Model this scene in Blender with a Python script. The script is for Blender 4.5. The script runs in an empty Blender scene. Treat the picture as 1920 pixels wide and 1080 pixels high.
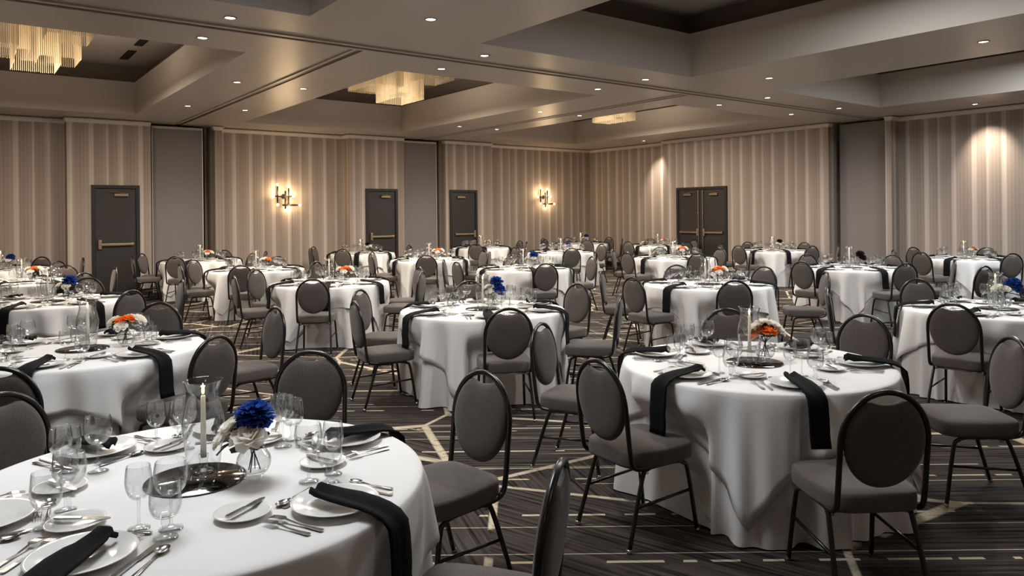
import bpy, bmesh, math, random
from mathutils import Vector, Matrix

random.seed(7)
S = bpy.context.scene
COL = S.collection
PI = math.pi
rad = math.radians

# ------------------------------------------------------------------ camera, world, exposure, large lights
F_PX, YAW, HOR, ROLL, CX, EYE = 1382.5, rad(52.766), 400.07, rad(-0.564), 960.5, 1.665
cd = bpy.data.cameras.new('camera')
cam = bpy.data.objects.new('camera', cd)
COL.objects.link(cam)
cd.sensor_width = 36.0
cd.lens = F_PX / 1920 * 36.0
cd.shift_y = (HOR - 540.0) / 1920.0
cd.shift_x = (960 - CX) / 1920.0
cd.clip_start, cd.clip_end = 0.05, 100
cam.matrix_world = (Matrix.Translation((0, 0, EYE)) @ Matrix.Rotation(YAW - PI / 2, 4, 'Z')
                    @ Matrix.Rotation(PI / 2, 4, 'X') @ Matrix.Rotation(ROLL, 4, 'Z'))
S.camera = cam

W = bpy.data.worlds.new('world')
S.world = W
W.use_nodes = True
W.node_tree.nodes['Background'].inputs[0].default_value = (0.5, 0.48, 0.45, 1)
W.node_tree.nodes['Background'].inputs[1].default_value = 0.02

S.view_settings.view_transform = 'Standard'
S.view_settings.look = 'None'
S.view_settings.gamma = 1.0
S.view_settings.use_curve_mapping = False
S.view_settings.exposure = 0.1
S.cycles.use_denoising = True
S.cycles.max_bounces = 8
S.cycles.diffuse_bounces = 4
S.cycles.glossy_bounces = 3
S.cycles.transparent_max_bounces = 24
S.cycles.caustics_reflective = False
S.cycles.caustics_refractive = False

TRAY_W, CHAND_W, SPOT_W = 150.0, 215.0, 158.0


def lamp(name, kind, loc, watts, col, size=0.1, rot=(0, 0, 0), **kw):
    l = bpy.data.lights.new(name, kind)
    l.energy = watts
    l.color = col
    if kind == 'AREA':
        l.shape = 'DISK'
        l.size = size
    else:
        l.shadow_soft_size = size
    for k, v in kw.items():
        setattr(l, k, v)
    o = bpy.data.objects.new(name, l)
    o.location = loc
    o.rotation_euler = rot
    COL.objects.link(o)
    return o


# trays: (x0, x1, y0, y1)
TX = [(-0.95, 2.93), (5.05, 8.93), (11.0, 14.72)]
TY = [(0.25, 7.25), (9.3, 16.3)]
ZS, ZF, ZT, SET = 3.703, 4.36, 4.72, 0.3
WARM, COOL, MID = (1.0, 0.74, 0.48), (0.93, 0.97, 1.0), (1.0, 0.90, 0.79)
for i, (x0, x1) in enumerate(TX):
    for j, (y0, y1) in enumerate(TY):
        c = ((x0 + x1) / 2, (y0 + y1) / 2)
        if j == 0:      # front half of the room: neutral fixtures in the recesses out of view
            lamp('recess_light', 'AREA', (c[0], c[1], 4.2), TRAY_W * (0.85, 0.85, 1.6)[i], ((0.90, 0.95, 1.0), COOL, (0.84, 0.93, 1.0))[i], 1.6)
        else:
            lamp('recess_light', 'AREA', (c[0], c[1], 3.86), CHAND_W, (1.0, 0.88, 0.73), 1.2)


# ------------------------------------------------------------------ helpers
def lin(c):
    return tuple(((x / 255) / 12.92 if x / 255 <= 0.04045 else ((x / 255 + 0.055) / 1.055) ** 2.4) for x in c) + (1.0,)


def proj(x, y, z):
    dep = x * math.cos(YAW) + y * math.sin(YAW)
    if dep < 0.1:
        return None
    u = x * math.sin(YAW) - y * math.cos(YAW)
    k, w = u / dep * F_PX, (EYE - z) / dep * F_PX
    c, s = math.cos(ROLL), math.sin(ROLL)
    return CX + c * k - s * w, HOR + s * k + c * w, dep


def in_view(x, y, z, m=70):
    p = proj(x, y, z)
    return p is not None and -m < p[0] < 1920 + m and -m < p[1] < 1080 + m


def mat(name):
    m = bpy.data.materials.new(name)
    m.use_nodes = True
    nt = m.node_tree
    for n in list(nt.nodes):
        nt.nodes.remove(n)
    out = nt.nodes.new('ShaderNodeOutputMaterial')
    return m, nt, out


def node(nt, t, **kw):
    n = nt.nodes.new(t)
    for k, v in kw.items():
        if hasattr(n, k) and not isinstance(k, int):
            setattr(n, k, v)
    return n


def setin(n, **kw):
    for k, v in kw.items():
        n.inputs[k.replace('_', ' ')].default_value = v
    return n


def plain(name, rgb, rough=0.5, metal=0.0, bump=0.0, bscale=200.0, spec=0.5, sheen=0.0, vary=0.0, vscale=3.0):
    m, nt, out = mat(name)
    b = node(nt, 'ShaderNodeBsdfPrincipled')
    c = lin(rgb)
    b.inputs['Base Color'].default_value = c
    b.inputs['Roughness'].default_value = rough
    b.inputs['Metallic'].default_value = metal
    b.inputs['Specular IOR Level'].default_value = spec
    if sheen:
        b.inputs['Sheen Weight'].default_value = sheen
    nt.links.new(b.outputs[0], out.inputs[0])
    tc = node(nt, 'ShaderNodeTexCoord')
    nz = node(nt, 'ShaderNodeTexNoise')
    nz.inputs['Scale'].default_value = vscale
    nt.links.new(tc.outputs['Object'], nz.inputs['Vector'])
    if vary:
        mx = node(nt, 'ShaderNodeMix', data_type='RGBA')
        mx.inputs[6].default_value = tuple(max(0, x * (1 - vary)) for x in c[:3]) + (1,)
        mx.inputs[7].default_value = tuple(min(1, x * (1 + vary)) for x in c[:3]) + (1,)
        nt.links.new(nz.outputs[0], mx.inputs[0])
        nt.links.new(mx.outputs[2], b.inputs['Base Color'])
    if bump:
        n2 = node(nt, 'ShaderNodeTexNoise')
        n2.inputs['Scale'].default_value = bscale
        nt.links.new(tc.outputs['Object'], n2.inputs['Vector'])
        bp = node(nt, 'ShaderNodeBump')
        bp.inputs['Strength'].default_value = bump
        bp.inputs['Distance'].default_value = 0.004
        nt.links.new(n2.outputs[0], bp.inputs['Height'])
        nt.links.new(bp.outputs[0], b.inputs['Normal'])
    return m


def emit(name, rgb, strength):
    m, nt, out = mat(name)
    e = node(nt, 'ShaderNodeEmission')
    e.inputs[0].default_value = lin(rgb)
    e.inputs[1].default_value = strength
    nt.links.new(e.outputs[0], out.inputs[0])
    return m


def thin_glass(name, edge=0.55):
    m, nt, out = mat(name)
    lw = node(nt, 'ShaderNodeLayerWeight')
    lw.inputs[0].default_value = 0.5
    ramp = node(nt, 'ShaderNodeValToRGB')
    ramp.color_ramp.elements[0].position = 0.45
    ramp.color_ramp.elements[0].color = (0.975, 0.98, 0.98, 1)
    e = ramp.color_ramp.elements.new(0.78)
    e.color = (0.93, 0.935, 0.935, 1)
    ramp.color_ramp.elements[-1].position = 1.0
    ramp.color_ramp.elements[-1].color = (edge, edge, edge, 1)
    nt.links.new(lw.outputs['Facing'], ramp.inputs[0])
    tr = node(nt, 'ShaderNodeBsdfTransparent')
    nt.links.new(ramp.outputs[0], tr.inputs[0])
    gl = node(nt, 'ShaderNodeBsdfGlossy')
    gl.inputs['Roughness'].default_value = 0.04
    pw = node(nt, 'ShaderNodeMath', operation='POWER')
    pw.inputs[1].default_value = 2.6
    nt.links.new(lw.outputs['Facing'], pw.inputs[0])
    ma = node(nt, 'ShaderNodeMath', operation='MULTIPLY_ADD')
    ma.inputs[1].default_value = 0.72
    ma.inputs[2].default_value = 0.07
    nt.links.new(pw.outputs[0], ma.inputs[0])
    mx = node(nt, 'ShaderNodeMixShader')
    nt.links.new(ma.outputs[0], mx.inputs[0])
    nt.links.new(tr.outputs[0], mx.inputs[1])
    nt.links.new(gl.outputs[0], mx.inputs[2])
    nt.links.new(mx.outputs[0], out.inputs[0])
    return m


# ------------------------------------------------------------------ materials
def wallpaper():
    m, nt, out = mat('striped_wallpaper')
    b = node(nt, 'ShaderNodeBsdfPrincipled')
    b.inputs['Roughness'].default_value = 0.62
    b.inputs['Specular IOR Level'].default_value = 0.3
    g = node(nt, 'ShaderNodeNewGeometry')
    sp = node(nt, 'ShaderNodeSeparateXYZ')
    nt.links.new(g.outputs['Position'], sp.inputs[0])
    ad = node(nt, 'ShaderNodeMath', operation='ADD')
    nt.links.new(sp.outputs[0], ad.inputs[0])
    nt.links.new(sp.outputs[1], ad.inputs[1])

    def stripes(period, stops, off=0.0):
        d = node(nt, 'ShaderNodeMath', operation='MULTIPLY_ADD')
        d.inputs[1].default_value = 1 / period
        d.inputs[2].default_value = off
        nt.links.new(ad.outputs[0], d.inputs[0])
        f = node(nt, 'ShaderNodeMath', operation='FRACT')
        nt.links.new(d.outputs[0], f.inputs[0])
        r = node(nt, 'ShaderNodeValToRGB')
        e = r.color_ramp.elements
        while len(e) < len(stops):
            e.new(0.5)
        for k, (p, v) in enumerate(stops):
            e[k].position = p
            e[k].color = v
        nt.links.new(f.outputs[0], r.inputs[0])
        return r
    A, B, Cc, D = lin((148, 134, 124)), lin((161, 147, 137)), lin((190, 177, 166)), lin((154, 141, 131))
    s1 = stripes(0.92, [(0.0, A), (0.16, B), (0.20, Cc), (0.245, Cc), (0.29, A), (0.42, D), (0.50, B), (0.535, Cc), (0.57, B),
                        (0.60, A), (0.74, B), (0.80, Cc), (0.835, Cc), (0.88, D), (1.0, A)])
    s2 = stripes(0.066, [(0.0, (0.90, 0.90, 0.90, 1)), (0.35, (1.0, 1.0, 1.0, 1)), (0.7, (1.07, 1.06, 1.05, 1)), (1.0, (0.90, 0.90, 0.90, 1))], 0.3)
    mu = node(nt, 'ShaderNodeMix', data_type='RGBA', blend_type='MULTIPLY')
    mu.inputs[0].default_value = 1.0
    nt.links.new(s1.outputs[0], mu.inputs[6])
    nt.links.new(s2.outputs[0], mu.inputs[7])
    nt.links.new(mu.outputs[2], b.inputs['Base Color'])
    nt.links.new(b.outputs[0], out.inputs[0])
    return m


def carpet():
    m, nt, out = mat('patterned_carpet')
    b = node(nt, 'ShaderNodeBsdfPrincipled')
    b.inputs['Roughness'].default_value = 0.95
    b.inputs['Specular IOR Level'].default_value = 0.1
    g = node(nt, 'ShaderNodeNewGeometry')

    def vmath(op, a, bb=None):
        n = node(nt, 'ShaderNodeVectorMath', operation=op)
        nt.links.new(a, n.inputs[0])
        if bb is not None:
            if hasattr(bb, 'links'):
                nt.links.new(bb, n.inputs[1])
            else:
                n.inputs[1].default_value = bb
        return n

    def math_(op, a, bv=None, clamp=False):
        n = node(nt, 'ShaderNodeMath', operation=op)
        n.use_clamp = clamp
        nt.links.new(a, n.inputs[0])
        if bv is not None:
            if hasattr(bv, 'links'):
                nt.links.new(bv, n.inputs[1])
            else:
                n.inputs[1].default_value = bv
        return n

    def ramp(sock, stops):
        r = node(nt, 'ShaderNodeValToRGB')
        e = r.color_ramp.elements
        while len(e) < len(stops):
            e.new(0.5)
        for k, (p, v) in enumerate(stops):
            e[k].position = p
            e[k].color = v if len(v) == 4 else (*v, 1)
        nt.links.new(sock, r.inputs[0])
        return r
    rot0 = node(nt, 'ShaderNodeVectorRotate', rotation_type='Z_AXIS')
    rot0.inputs['Angle'].default_value = -(YAW - PI / 2)     # loom direction of the carpet
    nt.links.new(g.outputs['Position'], rot0.inputs['Vector'])
    P = rot0.outputs[0]
    # polygon cells with straight edges
    squash = vmath('MULTIPLY', P, (0.8, 1.0, 0.0))
    v1 = node(nt, 'ShaderNodeTexVoronoi', feature='DISTANCE_TO_EDGE')
    v1.inputs['Scale'].default_value = 0.66
    v1.inputs['Randomness'].default_value = 0.92
    nt.links.new(squash.outputs[0], v1.inputs['Vector'])
    vc = node(nt, 'ShaderNodeTexVoronoi', feature='F1')
    vc.inputs['Scale'].default_value = 0.66
    vc.inputs['Randomness'].default_value = 0.92
    nt.links.new(squash.outputs[0], vc.inputs['Vector'])
    sep = node(nt, 'ShaderNodeSeparateColor')
    nt.links.new(vc.outputs['Color'], sep.inputs[0])
    # streaks, each cell in its own direction
    ang = math_('MULTIPLY', sep.outputs[0], 3.0)
    snap = math_('FLOOR', ang.outputs[0])
    ang2 = math_('MULTIPLY', snap.outputs[0], 0.62)
    rot = node(nt, 'ShaderNodeVectorRotate', rotation_type='Z_AXIS')
    nt.links.new(P, rot.inputs['Vector'])
    nt.links.new(ang2.outputs[0], rot.inputs['Angle'])
    st = vmath('MULTIPLY', rot.outputs[0], (1.3, 42.0, 1.0))
    n1 = node(nt, 'ShaderNodeTexNoise')
    n1.inputs['Scale'].default_value = 1.0
    n1.inputs['Detail'].default_value = 3.0
    nt.links.new(st.outputs[0], n1.inputs['Vector'])
    base = ramp(n1.outputs[0], [(0.36, lin((20, 18, 18))), (0.45, lin((52, 46, 43))), (0.58, lin((66, 59, 54))), (0.74, lin((84, 76, 69)))])
    # pale hatching in some cells
    st2 = vmath('MULTIPLY', rot.outputs[0], (0.55, 13.0, 1.0))
    n2 = node(nt, 'ShaderNodeTexNoise')
    n2.inputs['Scale'].default_value = 1.0
    n2.inputs['Detail'].default_value = 1.0
    nt.links.new(st2.outputs[0], n2.inputs['Vector'])
    hatch = ramp(n2.outputs[0], [(0.655, (0, 0, 0)), (0.68, (1, 1, 1))])
    cellsel = math_('GREATER_THAN', sep.outputs[1], 0.5)
    hm = math_('MULTIPLY', hatch.outputs[0], cellsel.outputs[0])
    # cream outlines, broken by noise
    line = ramp(v1.outputs[0], [(0.0075, (1, 1, 1)), (0.0105, (0, 0, 0))])
    n3 = node(nt, 'ShaderNodeTexNoise')
    n3.inputs['Scale'].default_value = 2.3
    nt.links.new(P, n3.inputs['Vector'])
    gap = ramp(n3.outputs[0], [(0.36, (0, 0, 0)), (0.40, (1, 1, 1))])
    lm = math_('MULTIPLY', line.outputs[0], gap.outputs[0])
    # long thin lines along the loom and dashes between them
    sx = node(nt, 'ShaderNodeSeparateXYZ')
    nt.links.new(P, sx.inputs[0])

    def longline(period, width, off, dash=None):
        a = node(nt, 'ShaderNodeMath', operation='MULTIPLY_ADD')
        a.inputs[1].default_value = 1 / period
        a.inputs[2].default_value = off
        nt.links.new(sx.outputs[1], a.inputs[0])
        f = math_('FRACT', a.outputs[0])
        l = math_('LESS_THAN', f.outputs[0], width / period)
        if dash:
            n = node(nt, 'ShaderNodeTexNoise', noise_dimensions='2D')
            n.inputs['Scale'].default_value = 1.0
            n.inputs['Detail'].default_value = 0.0
            q = vmath('MULTIPLY', P, dash)
            nt.links.new(q.outputs[0], n.inputs['Vector'])
            t = math_('GREATER_THAN', n.outputs[0], 0.52)
            l = math_('MULTIPLY', l.outputs[0], t.outputs[0])
        return l
    l1 = longline(0.83, 0.013, 0.21, (0.40, 0.9, 1))
    l2 = longline(0.55, 0.022, 0.63, (7.0, 1.8, 1))
    l3 = longline(0.31, 0.007, 0.4, (0.30, 2.6, 1))
    mx = math_('MAXIMUM', lm.outputs[0], l1.outputs[0])
    mx = math_('MAXIMUM', mx.outputs[0], l2.outputs[0])
    mx = math_('MAXIMUM', mx.outputs[0], l3.outputs[0])
    hm2 = math_('MULTIPLY', hm.outputs[0], 0.35)
    mx = math_('MAXIMUM', mx.outputs[0], hm2.outputs[0])
    wear = ramp(n1.outputs[0], [(0.3, (0.45, 0.45, 0.45)), (0.5, (1, 1, 1))])
    fac = math_('MULTIPLY', mx.outputs[0], wear.outputs[0])
    mix = node(nt, 'ShaderNodeMix', data_type='RGBA')
    mix.inputs[7].default_value = lin((190, 175, 151))
    nt.links.new(fac.outputs[0], mix.inputs[0])
    nt.links.new(base.outputs[0], mix.inputs[6])
    nt.links.new(mix.outputs[2], b.inputs['Base Color'])
    bp = node(nt, 'ShaderNodeBump')
    bp.inputs['Strength'].default_value = 0.35
    bp.inputs['Distance'].default_value = 0.006
    nt.links.new(n1.outputs[0], bp.inputs['Height'])
    nt.links.new(bp.outputs[0], b.inputs['Normal'])
    nt.links.new(b.outputs[0], out.inputs[0])
    return m


def fabric(name, dark, light, scale=420.0, rough=0.9):
    m, nt, out = mat(name)
    b = node(nt, 'ShaderNodeBsdfPrincipled')
    b.inputs['Roughness'].default_value = rough
    b.inputs['Specular IOR Level'].default_value = 0.2
    b.inputs['Sheen Weight'].default_value = 0.15
    tc = node(nt, 'ShaderNodeTexCoord')
    n = node(nt, 'ShaderNodeTexNoise')
    n.inputs['Scale'].default_value = scale
    n.inputs['Detail'].default_value = 1.0
    nt.links.new(tc.outputs['Object'], n.inputs['Vector'])
    r = node(nt, 'ShaderNodeValToRGB')
    r.color_ramp.elements[0].position = 0.3
    r.color_ramp.elements[0].color = lin(dark)
    r.color_ramp.elements[1].position = 0.7
    r.color_ramp.elements[1].color = lin(light)
    nt.links.new(n.outputs[0], r.inputs[0])
    nt.links.new(r.outputs[0], b.inputs['Base Color'])
    bp = node(nt, 'ShaderNodeBump')
    bp.inputs['Strength'].default_value = 0.25
    bp.inputs['Distance'].default_value = 0.002
    nt.links.new(n.outputs[0], bp.inputs['Height'])
    nt.links.new(bp.outputs[0], b.inputs['Normal'])
    nt.links.new(b.outputs[0], out.inputs[0])
    return m


def petal_mat(name, c0, c1):
    m, nt, out = mat(name)
    b = node(nt, 'ShaderNodeBsdfPrincipled')
    b.inputs['Roughness'].default_value = 0.7
    tc = node(nt, 'ShaderNodeTexCoord')
    n = node(nt, 'ShaderNodeTexNoise')
    n.inputs['Scale'].default_value = 45
    nt.links.new(tc.outputs['Object'], n.inputs['Vector'])
    r = node(nt, 'ShaderNodeValToRGB')
    r.color_ramp.elements[0].position = 0.35
    r.color_ramp.elements[0].color = lin(c0)
    r.color_ramp.elements[1].position = 0.65
    r.color_ramp.elements[1].color = lin(c1)
    nt.links.new(n.outputs[0], r.inputs[0])
    nt.links.new(r.outputs[0], b.inputs['Base Color'])
    tl = node(nt, 'ShaderNodeBsdfTranslucent')
    nt.links.new(r.outputs[0], tl.inputs[0])
    mx = node(nt, 'ShaderNodeMixShader')
    mx.inputs[0].default_value = 0.5
    nt.links.new(b.outputs[0], mx.inputs[1])
    nt.links.new(tl.outputs[0], mx.inputs[2])
    nt.links.new(mx.outputs[0], out.inputs[0])
    return m


M = {}
M['wall'] = wallpaper()
M['carpet'] = carpet()
M['soffit'] = plain('satin_ceiling_paint', (176, 166, 155), rough=0.32, spec=0.5, bump=0.06, bscale=14)
M['tray'] = plain('matt_recess_paint', (178, 168, 158), rough=0.7)
M['trayshade'] = plain('shaded_recess_paint', (118, 107, 97), rough=0.8)  # recess paint darkened: the cove shadow is put into the colour
M['trim'] = plain('pale_trim_paint', (206, 196, 186), rough=0.5)
M['track'] = plain('dark_track_metal', (42, 36, 33), rough=0.4)
M['panel'] = plain('grey_panel_fabric', (128, 121, 118), rough=0.9, bump=0.1, bscale=300)
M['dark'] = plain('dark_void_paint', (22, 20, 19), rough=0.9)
M['door'] = plain('charcoal_door_paint', (46, 42, 41), rough=0.45)
M['doorframe'] = plain('black_frame_paint', (36, 33, 33), rough=0.4)
M['brass'] = plain('aged_brass', (158, 138, 110), rough=0.4, metal=0.8)
M['base'] = plain('black_baseboard_vinyl', (28, 26, 26), rough=0.5)
M['seat'] = fabric('seat_fabric', (64, 58, 55), (106, 98, 92))
M['back'] = fabric('back_fabric', (62, 56, 54), (102, 94, 89))
M['frame'] = plain('black_gloss_tube', (16, 15, 15), rough=0.28, spec=0.6)
M['chrome'] = plain('chrome', (190, 190, 192), rough=0.15, metal=1.0)
M['cloth'] = plain('white_table_linen', (226, 223, 220), rough=0.85, bump=0.05, bscale=9, spec=0.2)
M['under'] = plain('white_skirt_linen', (214, 210, 207), rough=0.85, spec=0.2)
M['napkin'] = plain('black_napkin_linen', (20, 19, 20), rough=0.9, spec=0.15, bump=0.12, bscale=300)
M['china'] = plain('white_china', (226, 224, 220), rough=0.18)
M['steel'] = plain('stainless_steel', (172, 170, 168), rough=0.22, metal=1.0)
M['mirror'] = plain('mirror_plate', (108, 108, 110), rough=0.08, metal=1.0)
M['glass'] = thin_glass('thin_clear_glass', 0.5)
M['hglass'] = thin_glass('lamp_glass', 0.5)
M['wax'] = petal_mat('ivory_wax', (252, 248, 238), (254, 250, 242))
M['flame'] = emit('candle_flame', (255, 190, 95), 14.0)
M['wick'] = plain('burnt_wick', (20, 16, 14), rough=0.9)
M['bulb'] = emit('warm_bulb', (255, 214, 150), 16.0)
M['lens'] = emit('downlight_lens', (255, 240, 220), 9.0)
M['ring'] = plain('downlight_trim', (150, 140, 130), rough=0.4)
M['bronze'] = plain('dark_bronze', (38, 27, 20), rough=0.4, metal=0.6)
M['vent'] = plain('vent_black', (14, 13, 13), rough=0.8)
M['blue'] = petal_mat('blue_petals', (20, 48, 122), (58, 100, 186))
M['darkblue'] = petal_mat('dark_petals', (18, 20, 40), (42, 44, 66))
M['darkred'] = petal_mat('maroon_petals', (34, 18, 20), (62, 36, 36))
M['orange'] = petal_mat('orange_petals', (248, 124, 40), (255, 172, 90))
M['peach'] = petal_mat('peach_petals', (224, 126, 60), (244, 178, 120))
M['white'] = petal_mat('cream_petals', (250, 245, 234), (255, 252, 246))
M['leaf'] = plain('leaf_green', (44, 58, 34), rough=0.55, vary=0.3, vscale=30)


def rods_mat():
    m, nt, out = mat('crystal_rods')
    b = node(nt, 'ShaderNodeBsdfPrincipled')
    b.inputs['Base Color'].default_value = lin((172, 152, 122))
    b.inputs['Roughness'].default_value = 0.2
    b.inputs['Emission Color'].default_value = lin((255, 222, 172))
    b.inputs['Emission Strength'].default_value = 0.10  # faint glow stands in for lamplight caught by the rods
    nt.links.new(b.outputs[0], out.inputs[0])
    return m


M['rods'] = rods_mat()
M['glowplate'] = emit('chandelier_lamps', (255, 220, 165), 1.0)


# ------------------------------------------------------------------ mesh building
def new_mesh(name, bm, m, smooth=True):
    me = bpy.data.meshes.new(name)
    bmesh.ops.recalc_face_normals(bm, faces=bm.faces)
    for f in bm.faces:
        f.smooth = smooth
    bm.to_mesh(me)
    bm.free()
    me.materials.append(M[m] if isinstance(m, str) else m)
    return me


def put(name, me, parent=None, loc=(0, 0, 0), rot=(0, 0, 0), scale=None):
    o = bpy.data.objects.new(name, me)
    o.location = loc
    o.rotation_euler = rot
    if scale:
        o.scale = scale
    if parent is not None:
        o.parent = parent
    COL.objects.link(o)
    return o


def tag(o, label, cat, group=None):
    o['label'] = label
    o['category'] = cat
    if group:
        o['group'] = group
    return o


def structure(o):
    o['kind'] = 'structure'
    return o


def box(bm, x0, x1, y0, y1, z0, z1, bevel=0.0):
    vs = [bm.verts.new((x, y, z)) for x in (x0, x1) for y in (y0, y1) for z in (z0, z1)]
    fs = []
    for q in ((0, 1, 3, 2), (4, 6, 7, 5), (0, 4, 5, 1), (2, 3, 7, 6), (0, 2, 6, 4), (1, 5, 7, 3)):
        fs.append(bm.faces.new([vs[i] for i in q]))
    if bevel:
        es = list({e for f in fs for e in f.edges})
        bmesh.ops.bevel(bm, geom=es, offset=bevel, segments=2, affect='EDGES', profile=0.5)


def quad(bm, *pts):
    bm.faces.new([bm.verts.new(p) for p in pts])


def smooth_path(pts, n=4):
    out = []
    P = [Vector(p) for p in pts]
    for i in range(len(P) - 1):
        a, b, c, d = P[max(i - 1, 0)], P[i], P[i + 1], P[min(i + 2, len(P) - 1)]
        for k in range(n):
            t = k / n
            out.append(0.5 * ((2 * b) + (c - a) * t + (2 * a - 5 * b + 4 * c - d) * t * t + (3 * b - a - 3 * c + d) * t ** 3))
    out.append(P[-1])
    return out


def tube(bm, pts, r, n=8, cap=True):
    P = [Vector(p) for p in pts]
    rings = []
    up = None
    for i, p in enumerate(P):
        t = (P[min(i + 1, len(P) - 1)] - P[max(i - 1, 0)]).normalized()
        if up is None:
            up = t.orthogonal().normalized()
        up = (up - t * up.dot(t))
        up = up.normalized() if up.length > 1e-6 else t.orthogonal().normalized()
        s = t.cross(up)
        rr = r[i] if isinstance(r, (list, tuple)) else r
        rings.append([bm.verts.new(p + (up * math.cos(2 * PI * k / n) + s * math.sin(2 * PI * k / n)) * rr) for k in range(n)])
    for a, b in zip(rings, rings[1:]):
        for k in range(n):
            bm.faces.new((a[k], a[(k + 1) % n], b[(k + 1) % n], b[k]))
    if cap:
        bm.faces.new(rings[0][::-1])
        bm.faces.new(rings[-1])


def lathe(bm, prof, n=24, ox=0, oy=0):
    rings = []
    for r, z in prof:
        if r < 1e-5:
            rings.append([bm.verts.new((ox, oy, z))])
        else:
            rings.append([bm.verts.new((ox + r * math.cos(2 * PI * k / n), oy + r * math.sin(2 * PI * k / n), z)) for k in range(n)])
    for a, b in zip(rings, rings[1:]):
        for k in range(n):
            k2 = (k + 1) % n
            if len(a) == 1 and len(b) == 1:
                continue
            if len(a) == 1:
                bm.faces.new((a[0], b[k2], b[k]))
            elif len(b) == 1:
                bm.faces.new((a[k], a[k2], b[0]))
            else:
                bm.faces.new((a[k], a[k2], b[k2], b[k]))


def spline_prof(pts, n=4):
    return [(max(0.0, p.x), p.y) for p in smooth_path([(a, b, 0) for a, b in pts], n)]


def B():
    return bmesh.new()


# ------------------------------------------------------------------ room shell
XW, XWr, YW, YWr = 16.23, 16.57, 17.24, 17.585
YP, XP = 17.9, 16.9
NORTH = [(-3.2, YWr), (1.85, YWr), (1.85, YW), (3.40, YW), (3.40, YP), (4.72, YP), (4.72, YW), (4.87, YW), (4.87, YWr), (7.97, YWr),
         (7.97, YW), (9.52, YW), (9.52, YP), (10.81, YP), (10.81, YW), (12.36, YW), (12.36, YWr), (XWr, YWr)]
EAST = [(XWr, YWr), (XWr, 14.2), (XW, 14.2), (XW, 9.19), (XP, 9.19), (XP, 7.88), (XW, 7.88), (XW, 7.75), (XWr, 7.75), (XWr, -3.0)]
ZW = 3.76


def wall(name, line, m='wall'):
    bm = B()
    for (a, b) in zip(line, line[1:]):
        quad(bm, (*a, 0), (*b, 0), (*b, ZW), (*a, ZW))
    bmesh.ops.remove_doubles(bm, verts=bm.verts, dist=1e-4)
    me = new_mesh(name, bm, m, False)
    o = structure(put(name, me))
    return o


floor_bm = B()
quad(floor_bm, (-3.2, -3, 0), (XP, -3, 0), (XP, YP, 0), (-3.2, YP, 0))
structure(put('floor', new_mesh('floor', floor_bm, 'carpet', False)))
wall('wall_north', NORTH)
wall('wall_east', EAST)
wall('wall_south', [(XWr, -3.0), (-3.2, -3.0)])
wall('wall_west', [(-3.2, -3.0), (-3.2, YWr)])

# soffit with six recesses
xs = [-3.2] + [v for t in TX for v in t] + [XP + 0.05]
ys = [-3.0] + [v for t in TY for v in t] + [YP + 0.05]
bm = B()
for i in range(len(xs) - 1):
    for j in range(len(ys) - 1):
        if i % 2 == 1 and j % 2 == 1:
            continue
        quad(bm, (xs[i], ys[j], ZS), (xs[i + 1], ys[j], ZS), (xs[i + 1], ys[j + 1], ZS), (xs[i], ys[j + 1], ZS))
bmesh.ops.remove_doubles(bm, verts=bm.verts, dist=1e-4)
ceiling = structure(put('ceiling', new_mesh('ceiling', bm, 'soffit', False)))
for x0, x1 in TX:
    for y0, y1 in TY:
        def ring(bm, x0, x1, y0, y1, za, zb):
            c = [(x0, y0), (x1, y0), (x1, y1), (x0, y1)]
            for k in range(4):
                a, b = c[k], c[(k + 1) % 4]
                quad(bm, (*a, za), (*b, za), (*b, zb), (*a, zb))
        bm = B()
        ring(bm, x0, x1, y0, y1, ZS, ZF)
        put('recess_fascia', new_mesh('recess_fascia', bm, 'tray', False), ceiling)
        bm = B()
        s = SET
        for (a, b, c, d) in ((x0 - s, x1 + s, y0 - s, y0), (x0 - s, x1 + s, y1, y1 + s), (x0 - s, x0, y0, y1), (x1, x1 + s, y0, y1)):
            quad(bm, (a, c, ZF), (b, c, ZF), (b, d, ZF), (a, d, ZF))
        ring(bm, x0 - s, x1 + s, y0 - s, y1 + s, ZF, ZT)
        put('recess_upstand', new_mesh('recess_upstand', bm, 'trayshade', False), ceiling)
        bm = B()
        quad(bm, (x0 - s, y0 - s, ZT), (x1 + s, y0 - s, ZT), (x1 + s, y1 + s, ZT), (x0 - s, y1 + s, ZT))
        put('recess_ceiling', new_mesh('recess_ceiling', bm, 'tray', False), ceiling)

# partition tracks: a dark slot between two pale flanges
bm = B()
box(bm, -3.2, XP, 8.17, 8.25, ZS - 0.006, ZS + 0.02)
put('partition_track', new_mesh('partition_track', bm, 'track', False), ceiling)
bm = B()
box(bm, -3.2, XP, 8.10, 8.165, ZS - 0.022, ZS + 0.01, 0.004)
box(bm, -3.2, XP, 8.255, 8.32, ZS - 0.022, ZS + 0.01, 0.004)
put('track_flange', new_mesh('track_flange', bm, 'soffit', False), ceiling)
for xt in (4.01, 10.16):
    bm = B()
    box(bm, xt - 0.035, xt + 0.035, 8.3, YP, ZS - 0.006, ZS + 0.02)
    put('partition_track', new_mesh('partition_track', bm, 'track', False), ceiling)
    bm = B()
    for sgn in (-1, 1):
        a, b = sorted((xt + sgn * 0.04, xt + sgn * 0.09))
        box(bm, a, b, 8.3, YW, ZS - 0.02, ZS + 0.01, 0.004)
    put('track_flange', new_mesh('track_flange', bm, 'soffit', False), ceiling)


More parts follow.
